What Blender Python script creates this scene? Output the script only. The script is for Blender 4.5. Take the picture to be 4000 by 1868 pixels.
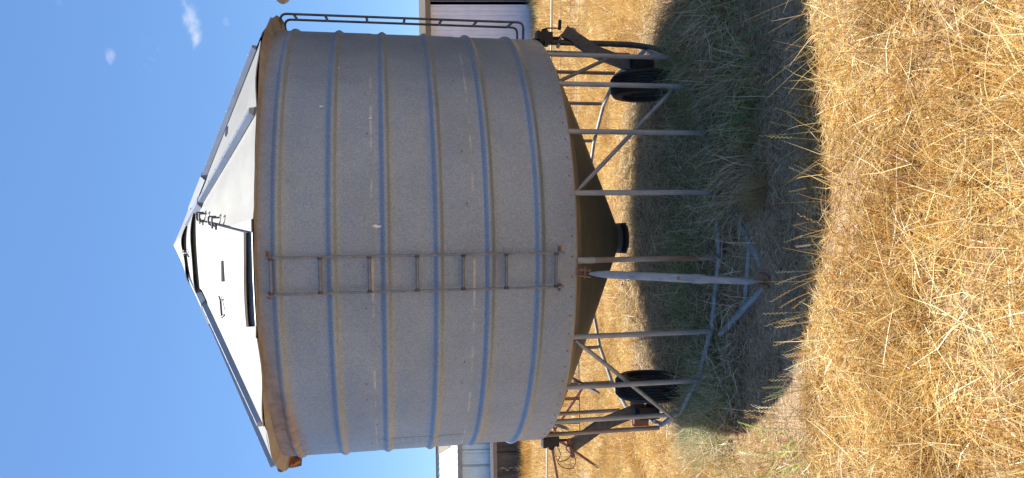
import bpy, bmesh, math, random
import numpy as np
from mathutils import Matrix, Vector
R = math.radians
random.seed(7); rng = np.random.default_rng(11)
for o in list(bpy.data.objects): bpy.data.objects.remove(o)
S = bpy.context.scene
COL = S.collection

# ------------------------------------------------------------------ camera
TILT = Matrix.Rotation(R(7.2), 4, 'X')          # the bin leans towards the viewer
def cam_matrix():
    t, ro = R(10.061), R(-.8989)
    def ray(u, v):
        c, s = math.cos(-ro), math.sin(-ro)
        U, V = u*c - v*s, u*s + v*c
        d, up = 1.0, -V
        return Vector((U, math.cos(t)*0 + up*math.sin(t), up*math.cos(t)))
    right = ray(1, 0); down = ray(0, 1)
    fwd = Vector((0, math.cos(t), -math.sin(t)))
    X = down.normalized(); Z = -fwd; Y = Z.cross(X).normalized()
    m = Matrix((X, Y, Z)).transposed().to_4x4()
    m.translation = Vector((.0072, -6.307, 1.2427))
    return TILT @ m
cd = bpy.data.cameras.new('camera'); cam = bpy.data.objects.new('camera', cd); COL.objects.link(cam)
cd.lens = 2850.5/4000*36; cd.sensor_width = 36; cd.sensor_fit = 'HORIZONTAL'
cd.clip_start = .05; cd.clip_end = 6000
cam.matrix_world = cam_matrix()
S.camera = cam

# ------------------------------------------------------------------ world and sun
W = bpy.data.worlds.new('World'); S.world = W; W.use_nodes = True
SUN = Vector((-.14, .30, 1.0)).normalized()
ELEV = math.asin(SUN.z); AZ = math.atan2(SUN.x, SUN.y)
def build_world():
    nt = W.node_tree; n = nt.nodes; n.clear(); L = nt.links
    out = n.new('ShaderNodeOutputWorld'); bg = n.new('ShaderNodeBackground')
    sky = n.new('ShaderNodeTexSky'); sky.sky_type = 'NISHITA'; sky.sun_disc = False
    sky.sun_elevation = ELEV; sky.sun_rotation = AZ
    sky.air_density = 1.0; sky.dust_density = .15; sky.ozone_density = 3.0; sky.altitude = 200
    bg.inputs[1].default_value = .1
    tc = n.new('ShaderNodeTexCoord')
    # clear dry air: the band of white at the horizon is kept thin
    sv = n.new('ShaderNodeVectorMath'); sv.operation = 'MULTIPLY_ADD'; L.new(tc.outputs['Generated'], sv.inputs[0])
    sv.inputs[1].default_value = (1, 1, .9); sv.inputs[2].default_value = (0, 0, .12); L.new(sv.outputs[0], sky.inputs[0])
    nz = n.new('ShaderNodeTexNoise'); nz.inputs['Scale'].default_value = 34; nz.inputs['Detail'].default_value = 8
    nz.inputs['Roughness'].default_value = .62; nz.inputs['Distortion'].default_value = .9
    mp = n.new('ShaderNodeMapping'); mp.inputs['Scale'].default_value = (.8, 1, 1.3)
    L.new(tc.outputs['Generated'], mp.inputs[0]); L.new(mp.outputs[0], nz.inputs['Vector'])
    # a few wisps of cloud, each a soft patch round a direction of the sky
    tot = None
    for (d, w, amp) in CLOUDS:
        sub = n.new('ShaderNodeVectorMath'); sub.operation = 'SUBTRACT'; L.new(tc.outputs['Generated'], sub.inputs[0])
        sub.inputs[1].default_value = d
        m2 = n.new('ShaderNodeVectorMath'); m2.operation = 'MULTIPLY'; L.new(sub.outputs[0], m2.inputs[0])
        m2.inputs[1].default_value = (1/w[0], 1/w[1], 1/w[2])
        ln = n.new('ShaderNodeVectorMath'); ln.operation = 'LENGTH'; L.new(m2.outputs[0], ln.inputs[0])
        mr = n.new('ShaderNodeMapRange'); mr.interpolation_type = 'SMOOTHSTEP'
        mr.inputs['From Min'].default_value = 1; mr.inputs['From Max'].default_value = 0
        mr.inputs['To Min'].default_value = 0; mr.inputs['To Max'].default_value = amp
        L.new(ln.outputs['Value'], mr.inputs['Value'])
        if tot is None: tot = mr.outputs[0]
        else:
            a = n.new('ShaderNodeMath'); a.operation = 'MAXIMUM'; L.new(tot, a.inputs[0]); L.new(mr.outputs[0], a.inputs[1]); tot = a.outputs[0]
    a = n.new('ShaderNodeMath'); a.operation = 'ADD'; L.new(tot, a.inputs[0]); L.new(nz.outputs[0], a.inputs[1])
    r = n.new('ShaderNodeMapRange'); r.interpolation_type = 'SMOOTHSTEP'
    r.inputs['From Min'].default_value = .74; r.inputs['From Max'].default_value = 1.30; r.inputs['To Max'].default_value = .62
    L.new(a.outputs[0], r.inputs['Value'])
    mx = n.new('ShaderNodeMix'); mx.data_type = 'RGBA'
    hs = n.new('ShaderNodeHueSaturation'); hs.inputs['Saturation'].default_value = 1.13; L.new(sky.outputs[0], hs.inputs['Color'])
    L.new(r.outputs[0], mx.inputs['Factor']); L.new(hs.outputs[0], mx.inputs['A'])
    mx.inputs['B'].default_value = (5.6, 5.9, 6.6, 1)
    L.new(mx.outputs['Result'], bg.inputs[0]); L.new(bg.outputs[0], out.inputs[0])
def cam_dir(x, y):
    """direction in the sky of a point of the photo (4000 wide)"""
    v = Vector(((x-2000)/2850.5, -(y-934)/2850.5, -1)); return (cam.matrix_world.to_3x3() @ v).normalized()
CLOUDS = [(cam_dir(742, 75), (.048, .2, .020), .58), (cam_dir(768, 150), (.030, .2, .014), .55), (cam_dir(720, 20), (.02, .2, .02), .45), (cam_dir(430, 222), (.022, .2, .011), .50),
          (cam_dir(885, 85), (.022, .2, .014), .42), (cam_dir(290, 5), (.04, .2, .03), .30), (cam_dir(560, 260), (.09, .2, .04), .22)]
build_world()
sd = bpy.data.lights.new('sun', 'SUN'); sun = bpy.data.objects.new('sun', sd); COL.objects.link(sun)
sd.energy = 5.0; sd.angle = R(.53); sd.color = (1, .955, .88)
sun.rotation_euler = SUN.to_track_quat('Z', 'Y').to_euler(); sun.location = (-3, 6, 20)
S.view_settings.view_transform = 'Standard'; S.view_settings.look = 'None'
S.view_settings.exposure = .82; S.view_settings.gamma = 1; S.view_settings.use_curve_mapping = False
S.render.engine = 'CYCLES'
S.cycles.max_bounces = 8; S.cycles.diffuse_bounces = 4

GZ = -1.28                                       # height of the paddock

# ------------------------------------------------------------------ materials
def mat(name, base=(.5, .5, .5), rough=.6, metal=0., var=.0, scale=8., var2=None, bump=0., bscale=60., stretch=(1, 1, 1), spec=.5):
    m = bpy.data.materials.new(name); m.use_nodes = True
    nt = m.node_tree; n = nt.nodes; L = nt.links; b = n['Principled BSDF']
    b.inputs['Roughness'].default_value = rough; b.inputs['Metallic'].default_value = metal
    b.inputs['Specular IOR Level'].default_value = spec
    b.inputs['Base Color'].default_value = (*base, 1)
    tc = n.new('ShaderNodeTexCoord'); mp = n.new('ShaderNodeMapping'); mp.inputs['Scale'].default_value = stretch
    L.new(tc.outputs['Object'], mp.inputs[0])
    if var or var2:
        nz = n.new('ShaderNodeTexNoise'); nz.inputs['Scale'].default_value = scale; nz.inputs['Detail'].default_value = 6; nz.inputs['Roughness'].default_value = .65
        L.new(mp.outputs[0], nz.inputs['Vector'])
        cr = n.new('ShaderNodeValToRGB'); cr.color_ramp.elements[0].position = .32; cr.color_ramp.elements[1].position = .68
        c2 = var2 if var2 else tuple(min(1, c*(1+var)) for c in base)
        c1 = base if var2 else tuple(c*(1-var) for c in base)
        cr.color_ramp.elements[0].color = (*c1, 1); cr.color_ramp.elements[1].color = (*c2, 1)
        L.new(nz.outputs[0], cr.inputs[0]); L.new(cr.outputs[0], b.inputs['Base Color'])
    if bump:
        nb = n.new('ShaderNodeTexNoise'); nb.inputs['Scale'].default_value = bscale; nb.inputs['Detail'].default_value = 4
        L.new(mp.outputs[0], nb.inputs['Vector'])
        bp = n.new('ShaderNodeBump'); bp.inputs['Strength'].default_value = bump; bp.inputs['Distance'].default_value = .01
        L.new(nb.outputs[0], bp.inputs['Height']); L.new(bp.outputs[0], b.inputs['Normal'])
    return m

def wall_material():
    """weathered galvanised sheet: spangle, scuffs, rust below the eave"""
    m = bpy.data.materials.new('galvanised_wall'); m.use_nodes = True
    nt = m.node_tree; n = nt.nodes; L = nt.links; b = n['Principled BSDF']
    tc = n.new('ShaderNodeTexCoord'); O = tc.outputs['Object']
    def noise(sc, det=4, st=(1, 1, 1), rg=.6):
        mp = n.new('ShaderNodeMapping'); mp.inputs['Scale'].default_value = st; L.new(O, mp.inputs[0])
        z = n.new('ShaderNodeTexNoise'); z.inputs['Scale'].default_value = sc; z.inputs['Detail'].default_value = det; z.inputs['Roughness'].default_value = rg
        L.new(mp.outputs[0], z.inputs['Vector']); return z.outputs[0]
    def ramp(src, p0, c0, p1, c1):
        r = n.new('ShaderNodeValToRGB'); e = r.color_ramp.elements; e[0].position = p0; e[1].position = p1
        e[0].color = (*c0, 1); e[1].color = (*c1, 1); L.new(src, r.inputs[0]); return r.outputs[0]
    def mix(f, a, bb, mode='MIX'):
        x = n.new('ShaderNodeMix'); x.data_type = 'RGBA'; x.blend_type = mode
        if isinstance(f, float): x.inputs['Factor'].default_value = f
        else: L.new(f, x.inputs['Factor'])
        for s, v in (('A', a), ('B', bb)):
            if isinstance(v, tuple): x.inputs[s].default_value = (*v, 1)
            else: L.new(v, x.inputs[s])
        return x.outputs['Result']
    def mr(src, a, bb, c=0., d=1.):
        x = n.new('ShaderNodeMapRange'); x.interpolation_type = 'SMOOTHSTEP'
        x.inputs['From Min'].default_value = a; x.inputs['From Max'].default_value = bb; x.inputs['To Min'].default_value = c; x.inputs['To Max'].default_value = d
        L.new(src, x.inputs['Value']); return x.outputs[0]
    def mth(op, a, bb):
        x = n.new('ShaderNodeMath'); x.operation = op
        for i, v in enumerate((a, bb)):
            if isinstance(v, (int, float)): x.inputs[i].default_value = v
            else: L.new(v, x.inputs[i])
        return x.outputs[0]
    spangle = ramp(noise(105, 5, rg=.78), .34, (.200, .245, .295), .66, (.365, .42, .48))
    cloud = ramp(noise(1.6, 3), .3, (.84, .85, .87), .7, (1.03, 1.03, 1.03))
    c = mix(1., spangle, cloud, 'MULTIPLY')
    scuff = mr(noise(9, 6, (3, 3, .6), .75), .64, .74, 0, .55)
    c = mix(scuff, c, (.50, .50, .53))
    sx = n.new('ShaderNodeSeparateXYZ'); L.new(O, sx.inputs[0]); z = sx.outputs['Z']; x_ = sx.outputs['X']
    # rust creeping down from the eave, strongest towards the left of the bin
    nn = noise(3.2, 5, (1, 1, .5)); left = mr(x_, -.3, -1.5, 0, .15)
    lim = mth('SUBTRACT', 1.965, mth('ADD', mth('MULTIPLY', nn, .06), left))
    rz = mth('SUBTRACT', z, lim)
    rust = mr(rz, -.04, .085, 0, .92)
    rust = mth('MULTIPLY', rust, mth('ADD', .55, mth('MULTIPLY', left, 3.0)))
    rcol = ramp(noise(14, 5), .35, (.16, .095, .06), .62, (.29, .20, .15))
    c = mix(rust, c, rcol)
    # dirt lines under the seams
    for zs in (1.306, .669):
        d = mth('ABSOLUTE', mth('SUBTRACT', z, zs), 0)
        f = mth('MULTIPLY', mr(d, .0, .012, 1, 0), mr(noise(5, 6, (1, 1, .3)), .46, .62, 0, .8))
        c = mix(f, c, (.56, .53, .51))
    # stain near the lower hem
    hem = mth('MULTIPLY', mr(z, .0, .11, 1, 0), mr(noise(5, 5), .45, .7, 0, .5)); c = mix(hem, c, (.27, .23, .2))
    L.new(c, b.inputs['Base Color'])
    met = mth('MULTIPLY', mth('SUBTRACT', 1.0, rust), .42); L.new(met, b.inputs['Metallic'])
    ro = mr(noise(40, 4), .3, .7, .42, .56); b.inputs['Specular IOR Level'].default_value = .35; L.new(ro, b.inputs['Roughness'])
    bp = n.new('ShaderNodeBump'); bp.inputs['Strength'].default_value = .55; bp.inputs['Distance'].default_value = .05
    hgt = mth('ADD', noise(2.2, 2, (1, 1, .7)), mth('MULTIPLY', noise(120, 2), .006))
    L.new(hgt, bp.inputs['Height']); L.new(bp.outputs[0], b.inputs['Normal'])
    return m

def grass_material(name, rough=.75, trans=.38):
    m = bpy.data.materials.new(name); m.use_nodes = True
    nt = m.node_tree; n = nt.nodes; L = nt.links; n.clear()
    out = n.new('ShaderNodeOutputMaterial'); at = n.new('ShaderNodeAttribute'); at.attribute_name = 'tint'
    d = n.new('ShaderNodeBsdfDiffuse'); t = n.new('ShaderNodeBsdfTranslucent'); g = n.new('ShaderNodeBsdfGlossy')
    g.inputs['Roughness'].default_value = .38; g.inputs['Color'].default_value = (.9, .88, .82, 1)
    for s in (d, t): L.new(at.outputs['Color'], s.inputs['Color'])
    m1 = n.new('ShaderNodeMixShader'); m1.inputs[0].default_value = trans; L.new(d.outputs[0], m1.inputs[1]); L.new(t.outputs[0], m1.inputs[2])
    m2 = n.new('ShaderNodeMixShader'); m2.inputs[0].default_value = .045; L.new(m1.outputs[0], m2.inputs[1]); L.new(g.outputs[0], m2.inputs[2])
    L.new(m2.outputs[0], out.inputs[0]); return m

M = {}
M['wall'] = wall_material()
M['roof'] = mat('roof_zinc', (.245, .24, .215), .6, .05, var2=(.315, .31, .285), scale=3.5, bump=.12, bscale=7)
M['flash'] = mat('roof_strip_zinc', (.30, .33, .37), .42, .6, var=.12, scale=9)
M['pipe'] = mat('galvanised_pipe', (.23, .24, .25), .5, .2, var2=(.43, .43, .42), scale=18, stretch=(1, 1, .25))
M['ladder'] = mat('ladder_steel', (.15, .16, .175), .55, .3, var2=(.24, .25, .26), scale=20)
M['pipe_rust'] = mat('rusty_pipe', (.36, .35, .33), .6, .25, var2=(.22, .12, .07), scale=9, stretch=(1, 1, .35))
M['dark_steel'] = mat('dark_weathered_steel', (.055, .05, .048), .55, .3, var2=(.13, .12, .11), scale=14)
M['black'] = mat('black_iron', (.018, .018, .02), .5, .3, var=.3, scale=30)
M['throat'] = mat('dark_galvanised', (.26, .28, .32), .5, .4, var=.2, scale=14)
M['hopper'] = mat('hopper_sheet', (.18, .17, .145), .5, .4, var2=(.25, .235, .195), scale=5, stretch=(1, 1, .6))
M['hoprim'] = mat('hopper_rim_sheet', (.33, .28, .21), .5, .45, var2=(.42, .36, .28), scale=7)  # lighter brown than the hopper: light reflected from the ground, put into the colour
M['soffit'] = mat('stained_eave_sheet', (.36, .35, .33), .6, .1, var2=(.22, .17, .13), scale=5)
M['rubber'] = mat('tyre_rubber', (.018, .019, .021), .68, 0, var=.35, scale=24, spec=.35)
M['redsteel'] = mat('rusty_red_steel', (.20, .085, .06), .75, .1, var2=(.30, .15, .11), scale=20)
M['rust'] = mat('rust', (.20, .09, .05), .85, 0, var2=(.36, .19, .11), scale=25, bump=.5, bscale=80)
M['hardware'] = mat('dark_hardware', (.12, .12, .12), .45, .6, var=.3, scale=40)
M['cream_pipe'] = mat('cream_painted_pipe', (.62, .56, .44), .55, 0, var=.12, scale=12)
M['wire'] = mat('old_fence_wire', (.11, .10, .09), .6, .4)
M['dung'] = mat('bird_dropping', (.72, .72, .70), .8, var=.1, scale=60)

# ------------------------------------------------------------------ mesh helpers
def obj(name, me, m=None, parent=None, smooth=False, auto=None):
    if m is not None and not me.materials: me.materials.append(m)
    if smooth: me.polygons.foreach_set('use_smooth', [True]*len(me.polygons))
    if smooth and auto:
        try: me.set_sharp_from_angle(angle=R(auto))
        except Exception: pass
    o = bpy.data.objects.new(name, me); COL.objects.link(o)
    if parent: o.parent = parent
    return o
def tag(o, label=None, cat=None, group=None, kind=None):
    for k, v in (('label', label), ('category', cat), ('group', group), ('kind', kind)):
        if v: o[k] = v
    return o
def empty(name, loc=(0, 0, 0)):
    o = bpy.data.objects.new(name, None); o.empty_display_size = .2; COL.objects.link(o); o.location = loc; return o
class MB:
    def __init__(s): s.v = []; s.f = []
    def add(s, vs, fs):
        k = len(s.v); s.v += [tuple(v) for v in vs]; s.f += [tuple(i+k for i in f) for f in fs]; return s
    def box(s, c, size, rot=None):
        c = Vector(c); h = [x/2 for x in size]; vs = []
        for a in (-1, 1):
            for b in (-1, 1):
                for d in (-1, 1):
                    p = Vector((a*h[0], b*h[1], d*h[2]))
                    if rot is not None: p = rot @ p
                    vs.append(c+p)
        return s.add(vs, [(0, 1, 3, 2), (4, 6, 7, 5), (0, 4, 5, 1), (2, 3, 7, 6), (0, 2, 6, 4), (1, 5, 7, 3)])
    def beam(s, p, q, w, h, up=(0, 0, 1)):
        p = Vector(p); q = Vector(q); d = (q-p); l = d.length; d.normalize()
        x = d.cross(Vector(up)).normalized(); y = x.cross(d).normalized()
        return s.box((p+q)/2, (w, l, h), Matrix((x, d, y)).transposed())
    def tube(s, pts, r, n=12, caps=True, rs=None):
        pts = [Vector(p) for p in pts]; k0 = len(s.v); prev = None; vs = []
        for i, p in enumerate(pts):
            d = (pts[min(i+1, len(pts)-1)]-pts[max(i-1, 0)]).normalized()
            if prev is None:
                a = Vector((0, 0, 1)) if abs(d.z) < .9 else Vector((1, 0, 0)); u = d.cross(a).normalized()
            else: u = (prev - d*prev.dot(d)).normalized()
            prev = u; w = d.cross(u); rr = rs[i] if rs else r
            vs += [p + (u*math.cos(2*math.pi*j/n)+w*math.sin(2*math.pi*j/n))*rr for j in range(n)]
        fs = []
        for i in range(len(pts)-1):
            for j in range(n): fs.append((i*n+j, i*n+(j+1) % n, (i+1)*n+(j+1) % n, (i+1)*n+j))
        if caps: fs += [tuple(reversed(range(n))), tuple(range((len(pts)-1)*n, len(pts)*n))]
        return s.add(vs, fs)
    def lathe(s, prof, n=96, a0=0., a1=2*math.pi, axis=None):
        full = abs(a1-a0-2*math.pi) < 1e-6; m = n if full else n+1; vs = []
        for (r, z) in prof:
            for j in range(m):
                a = a0+(a1-a0)*j/n; vs.append((r*math.sin(a), -r*math.cos(a), z))
        fs = []; P = len(prof)
        for i in range(P-1):
            for j in range(n):
                k = (j+1) % m if full else j+1
                fs.append((i*m+j, i*m+k, (i+1)*m+k, (i+1)*m+j))
        if axis is not None: vs = [axis @ Vector(v) for v in vs]
        return s.add(vs, fs)
    def me(s, name):
        me = bpy.data.meshes.new(name); me.from_pydata(s.v, [], s.f); me.update(); return me
def fillet(pts, r, k=6):
    """round the inner corners of a polyline"""
    pts = [Vector(p) for p in pts]; out = [pts[0]]
    for a, b, c in zip(pts, pts[1:], pts[2:]):
        u = (a-b); v = (c-b); rr = min(r, u.length*.49, v.length*.49); p = b+u.normalized()*rr; q = b+v.normalized()*rr
        for i in range(k+1):
            t = i/k; out.append(p*(1-t)**2+b*2*t*(1-t)+q*t*t)
    return out+[pts[-1]]
def tube_obj(name, pts, r, m, parent, n=12, rs=None):
    return obj(name, MB().tube(pts, r, n, rs=rs).me(name), m, parent, True, 50)
def pol(az, r, z):
    a = R(az); return Vector((r*math.sin(a), -r*math.cos(a), z))

# ------------------------------------------------------------------ the grain bin
RB = 1.70
def zc(r): return 2.012+(1.74-r)*.5
def lift(az):
    a = min(1, max(0, (abs(az)-22)/38)); return .055*a*a*(3-2*a)
def eave_r(az):
    return 1.745 + .085*max(0, math.sin(R(abs(az))))**4
SEAMS = [-67-24*3, -67-48, -67-24, -67, -43, -19, 5, 29, 53, 77, 101, 125, 149, 173, 197]
RIBS = [1.878, 1.550, 1.222, .894, .567, .239]

def rib_off(z):
    o = 0
    for zr in RIBS:
        t = (z-zr)/.034
        if abs(t) < 1: o = max(o, .018*(math.cos(t*math.pi)*.5+.5)**.62)
    return o
def build_bin():
    root = empty('grain_bin'); root.matrix_world = TILT
    # --- three courses of wall sheet; each lapped over the one below
    for k, (z0, z1, off) in enumerate([(0, .672, 0.), (.669, 1.309, .003), (1.306, 1.998, .006)]):
        zs = sorted(set([z0, z1] + list(np.arange(z0, z1, .06)) + [zr+t*.036 for zr in RIBS if z0 < zr < z1 for t in np.linspace(-1, 1, 13)]))
        prof = [(RB+off+rib_off(z), z) for z in zs]
        prof = [(prof[0][0]-.0035, prof[0][1])] + prof
        o = obj('wall_sheet', MB().lathe(prof, 200).me('wall_sheet'), M['wall'], root, True, 60)
        if k == 2: o['label'] = 'top course of wall sheet, rusty brown under the eave'
    # inner lining so that the sheet reads as closed from below
    obj('wall_lining', MB().lathe([(RB-.006, 2.0), (RB-.006, .001)], 96).me('wall_lining'), M['throat'], root, True)
    # vertical lap joint with its double row of rivets, left side of the middle course
    b = MB()
    prof = [(RB+.0042+rib_off(z), z) for z in np.linspace(.672, 1.303, 60)]
    b.lathe(prof, 10, R(-80), R(-57)); obj('lap_strip', b.me('lap_strip'), M['wall'], root, True)
    rv = MB()
    def dome(az, z, r0, s=.006):
        p = pol(az, r0, z); nrm = pol(az, 1, 0); t = Vector((-nrm.y, nrm.x, 0)); up = Vector((0, 0, 1))
        vs = [p+(t*math.cos(a)+up*math.sin(a))*s for a in np.linspace(0, 2*math.pi, 7)[:-1]] + [p+nrm*s*.7]
        rv.add(vs, [(i, (i+1) % 6, 6) for i in range(6)])
    for i in range(80): dome(-180+i*4.5+.7, .028, RB+.001, .007)
    for i in range(13):
        z = .70+i*.048
        dome(-58.4, z+.01, RB+.005+rib_off(z+.01), .0045); dome(-61.5, z, RB+.005+rib_off(z), .0045)
    for az, z in ((-33, 1.36), (-38, 1.36), (-48, 1.30), (-60, 1.34), (-28, .72), (-34, .73), (24, 1.33), (35, 1.34), (40, .75), (20, .73), (-5, 1.36), (8, .71), (-14, 1.35)): dome(az, z, RB+.008+rib_off(z), .006)
    tag(obj('rivets', rv.me('rivets'), M['rust'], root, True), kind='stuff')
    # bird droppings on the wall
    for (az, z, h, w) in ((3.3, 1.28, .075, .012), (31, 1.62, .03, .008), (44, 1.52, .02, .006), (28, 1.31, .03, .008)):
        vs = []; fs = []
        N = 10
        for i in range(N):
            a = 2*math.pi*i/N; k = .55+.6*rng.random()
            vs.append(pol(az+math.degrees(math.cos(a)*w*k/RB*(1.6 if math.sin(a) > .3 else .6)), RB+.009, z+math.sin(a)*h*.5*k-.25*abs(math.cos(a))*h))
        fs = [tuple(range(N))]
        obj('bird_dropping', MB().add(vs, fs).me('bird_dropping'), M['dung'], root)
    # --- roof panels
    seams = SEAMS
    for i, a0 in enumerate(seams):
        a1 = seams[(i+1) % 15] + (360 if i == 14 else 0)
        vs = []; NA, NR = 8, 9
        mid = (a0+a1)/2
        for side in (0, 1):
            for j in range(NR+1):
                t = j/NR
                for k in range(NA+1):
                    s = k/NA
                    def corner(az): return pol(az, .33*(1-t)+eave_r((az+180) % 360-180)*t, 0)
                    p = corner(a0+.12)*(1-s)+corner(a1-.12)*s; p = p.lerp(pol(a0*(1-s)+a1*s, math.hypot(corner(a0).x, corner(a0).y), 0), .75)
                    r = math.hypot(p.x, p.y)
                    bow = -.014*math.sin(math.pi*s)*t + .010*math.sin(math.pi*s*2+i*1.7)*t*t + .012*math.sin(i*2.3+t*4)*math.sin(math.pi*s)
                    z = zc(r)+bow*.7+lift((math.degrees(math.atan2(p.x, -p.y))))*t
                    if side == 1: z -= .004
                    vs.append((p.x, p.y, z))
        # drip lip along the eave
        n1 = NA+1; base = len(vs)
        for k in range(n1):
            v = vs[NR*n1+k]; nrm = Vector((v[0], v[1], 0)).normalized(); vs.append((v[0]-nrm.x*.004, v[1]-nrm.y*.004, v[2]-.006))
        fs = []
        for side in (0, 1):
            o = side*(NR+1)*n1
            for j in range(NR):
                for k in range(NA):
                    q = (o+j*n1+k, o+j*n1+k+1, o+(j+1)*n1+k+1, o+(j+1)*n1+k)
                    fs.append(q if side == 0 else q[::-1])
        for k in range(NA): fs.append((NR*n1+k, NR*n1+k+1, base+k+1, base+k))
        obj('roof_panel', MB().add(vs, fs).me('roof_panel'), M['roof'], root, True, 35)
    for i, az in enumerate(seams):
        if az in (5, -19): continue                                    # those two lie under the filler lid
        a = (az+180) % 360-180; re = eave_r(a)
        p = pol(az, .36, zc(.36)+.001); rq = re-.03 if a != 53 else 1.70; q = pol(az, rq, zc(rq)-.004+lift(a)); p.z -= .005
        d = (q-p).normalized(); side = pol(az+90, 1, 0); nrm = side.cross(d).normalized()
        if nrm.z < 0: nrm = -nrm
        w, h, t = .036, .036, .003
        # hat shaped cover strip: two flanges and a raised cap
        pr = [(-w, 0), (-w, t), (-.018, h), (.018, h), (w, t), (w, 0)]
        vs = [P + side*x + nrm*y for P in (p, q) for (x, y) in pr]; n6 = 6
        fs = [(k, k+1, n6+k+1, n6+k) for k in range(5)] + [(0, 5, 11, 6), (5, 4, 3, 2, 1, 0), (6, 7, 8, 9, 10, 11)]
        rb = obj('roof_strip', MB().add(vs, fs).me('roof_strip'), M['flash'], root)
        if az in (53, -43, -67, 29):
            e = p.lerp(q, .22); w2, h2 = .058, .042
            pv = [P + side*x + nrm*y for P in (p, e) for (x, y) in [(-w2, .004), (-.03, h2), (.03, h2), (w2, .004)]]
            obj('strip_cover', MB().add(pv, [(0, 1, 5, 4), (1, 2, 6, 5), (2, 3, 7, 6), (0, 3, 2, 1), (4, 5, 6, 7)]).me('strip_cover'), M['flash'], rb)
        bm_ = MB()
        for t_ in np.linspace(.08, .95, 9):
            c = p.lerp(q, t_)+nrm*(h+.001)
            bm_.add([c+side*math.cos(u)*.005+d*math.sin(u)*.005 for u in np.linspace(0, 2*math.pi, 7)[:-1]]+[c+nrm*.004], [(k, (k+1) % 6, 6) for k in range(6)])
        tag(obj('screws', bm_.me('screws'), M['hardware'], rb), kind='stuff')
    # small bracket on the right roof panel
    p = pol(46, 1.13, zc(1.13)+.012); obj('roof_bracket', MB().box(p, (.10, .025, .02), Matrix.Rotation(R(48), 3, 'Z')).me('roof_bracket'), M['flash'], root)
    # --- collar and cap at the apex (thin, buckled sheet)
    def sheet_cone(name, r0, z0, rf, wav, thick, zoff, mt):
        N = 96; vs = []; fs = []; K = 6
        for side in (0, 1):
            for j in range(K+1):
                t = j/K
                for k in range(N):
                    az = -180+360*k/N; re = rf(az); r = .004*(1-t)+re*t
                    z = z0+(-r*.5)+wav(az)*t**3 - side*thick
                    p = pol(az, r, z+zoff); vs.append(p)
        for side in (0, 1):
            o = side*(K+1)*N
            for j in range(K):
                for k in range(N):
                    q = (o+j*N+k, o+j*N+(k+1) % N, o+(j+1)*N+(k+1) % N, o+(j+1)*N+k)
                    fs.append(q[::-1] if side == 0 else q)
        o1 = K*N; o2 = (K+1)*N+K*N
        for k in range(N): fs.append((o1+k, o1+(k+1) % N, o2+(k+1) % N, o2+k))
        return obj(name, MB().add(vs, fs).me(name), mt, root, True, 40)
    apz = zc(0)
    def poly_r(az, rc, n, ph):
        a = ((az-ph) % (360/n))-180/n; return rc*math.cos(math.pi/n)/math.cos(R(a))
    def hump(az, w): return max(0, math.cos(R(90*min(1, abs(az)/w))))
    sheet_cone('roof_collar', 0, apz, lambda az: .46+.15*hump(az+8, 62)+.05*hump(az+52, 14), lambda az: .042*hump(az+10, 50)+.006*math.sin(R(az*7)), .004, .016, M['roof'])
    cap = sheet_cone('roof_cap', 0, apz, lambda az: .375+.02*math.cos(R(az*4+170)), lambda az: .028*hump(az+16, 48)+.010*math.sin(R(az*7+30)), .004, .030, M['roof'])
    obj('cap_skirt', MB().lathe([(.33, apz-.19), (.31, apz-.13)], 48).me('cap_skirt'), M['throat'], cap, True)
    c = pol(-9, .385, apz-.13)
    obj('cap_catch', MB().tube([c, c+Vector((0, -.03, .01)), c+Vector((0, -.06, -.05)), c+Vector((-.03, -.09, -.07))], .005, 8).tube([c+Vector((.02, 0, 0)), c+Vector((.02, -.05, -.03)), c+Vector((-.02, -.05, -.03))], .005, 8).me('cap_catch'), M['hardware'], cap, True)
    # --- filler hatch: a hood standing 9 cm proud of the front of the roof
    H = .062
    def onroof(az, r, h): return pol(az, r, zc(r)+h)
    def ridge(x, y, h): return Vector((x, y, zc(math.hypot(x, y))+h))
    UR, UL, LL, LR = Vector((.205, -.40)), Vector((-.32, -.44)), Vector((-.50, -1.63)), Vector((.070, -1.70))
    def lidz(x, y):
        r = math.hypot(x, y); return zc(r)+.012+.030*min(1, max(0, (r-.4)/1.3))+.006*abs(x+.1)
    NU, NV = 14, 14
    vs = []
    for side in (0, 1):
        for j in range(NV+1):
            for k in range(NU+1):
                t, s = j/NV, k/NU
                p1 = LR.lerp(LL, s); p = (UR.lerp(UL, s)).lerp(p1*(1.718/p1.length), t)
                # flat folded sheet: two planes meeting on a crease
                x, y = p.x, p.y
                zz = lidz(x, y)+.004*math.sin(4*s+5*t)
                vs.append((x, y, zz-(.004 if side else 0)))
    n1 = NU+1; fs = []
    for side in (0, 1):
        o = side*(NV+1)*n1
        for j in range(NV):
            for k in range(NU):
                q = (o+j*n1+k, o+j*n1+k+1, o+(j+1)*n1+k+1, o+(j+1)*n1+k); fs.append(q[::-1] if side else q)
    lid = obj('filler_lid', MB().add(vs, fs).me('filler_lid'), M['roof'], root, True, 40)
    top = [Vector(v) for v in vs[:(NV+1)*n1]]
    def edge(col): return [top[j*n1+col] for j in range(NV+1)]
    for nm, col in (('lid_side', 0), ('lid_side', NU)):
        e = edge(col); v2 = []; sg = 1 if col == 0 else -1
        for p in e:
            lo = Vector((p.x, p.y, zc(math.hypot(p.x, p.y))-.004)); v2 += [p+Vector((0, 0, -.003)), lo, lo+Vector((.035*sg, 0, .006-.0175))]
        obj(nm, MB().add(v2, [(3*j+k, 3*j+k+1, 3*j+4+k, 3*j+3+k) for j in range(len(e)-1) for k in (0, 1)]).me(nm), M['flash'], lid)
    e = [top[k] for k in range(n1)]; v2 = []
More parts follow.
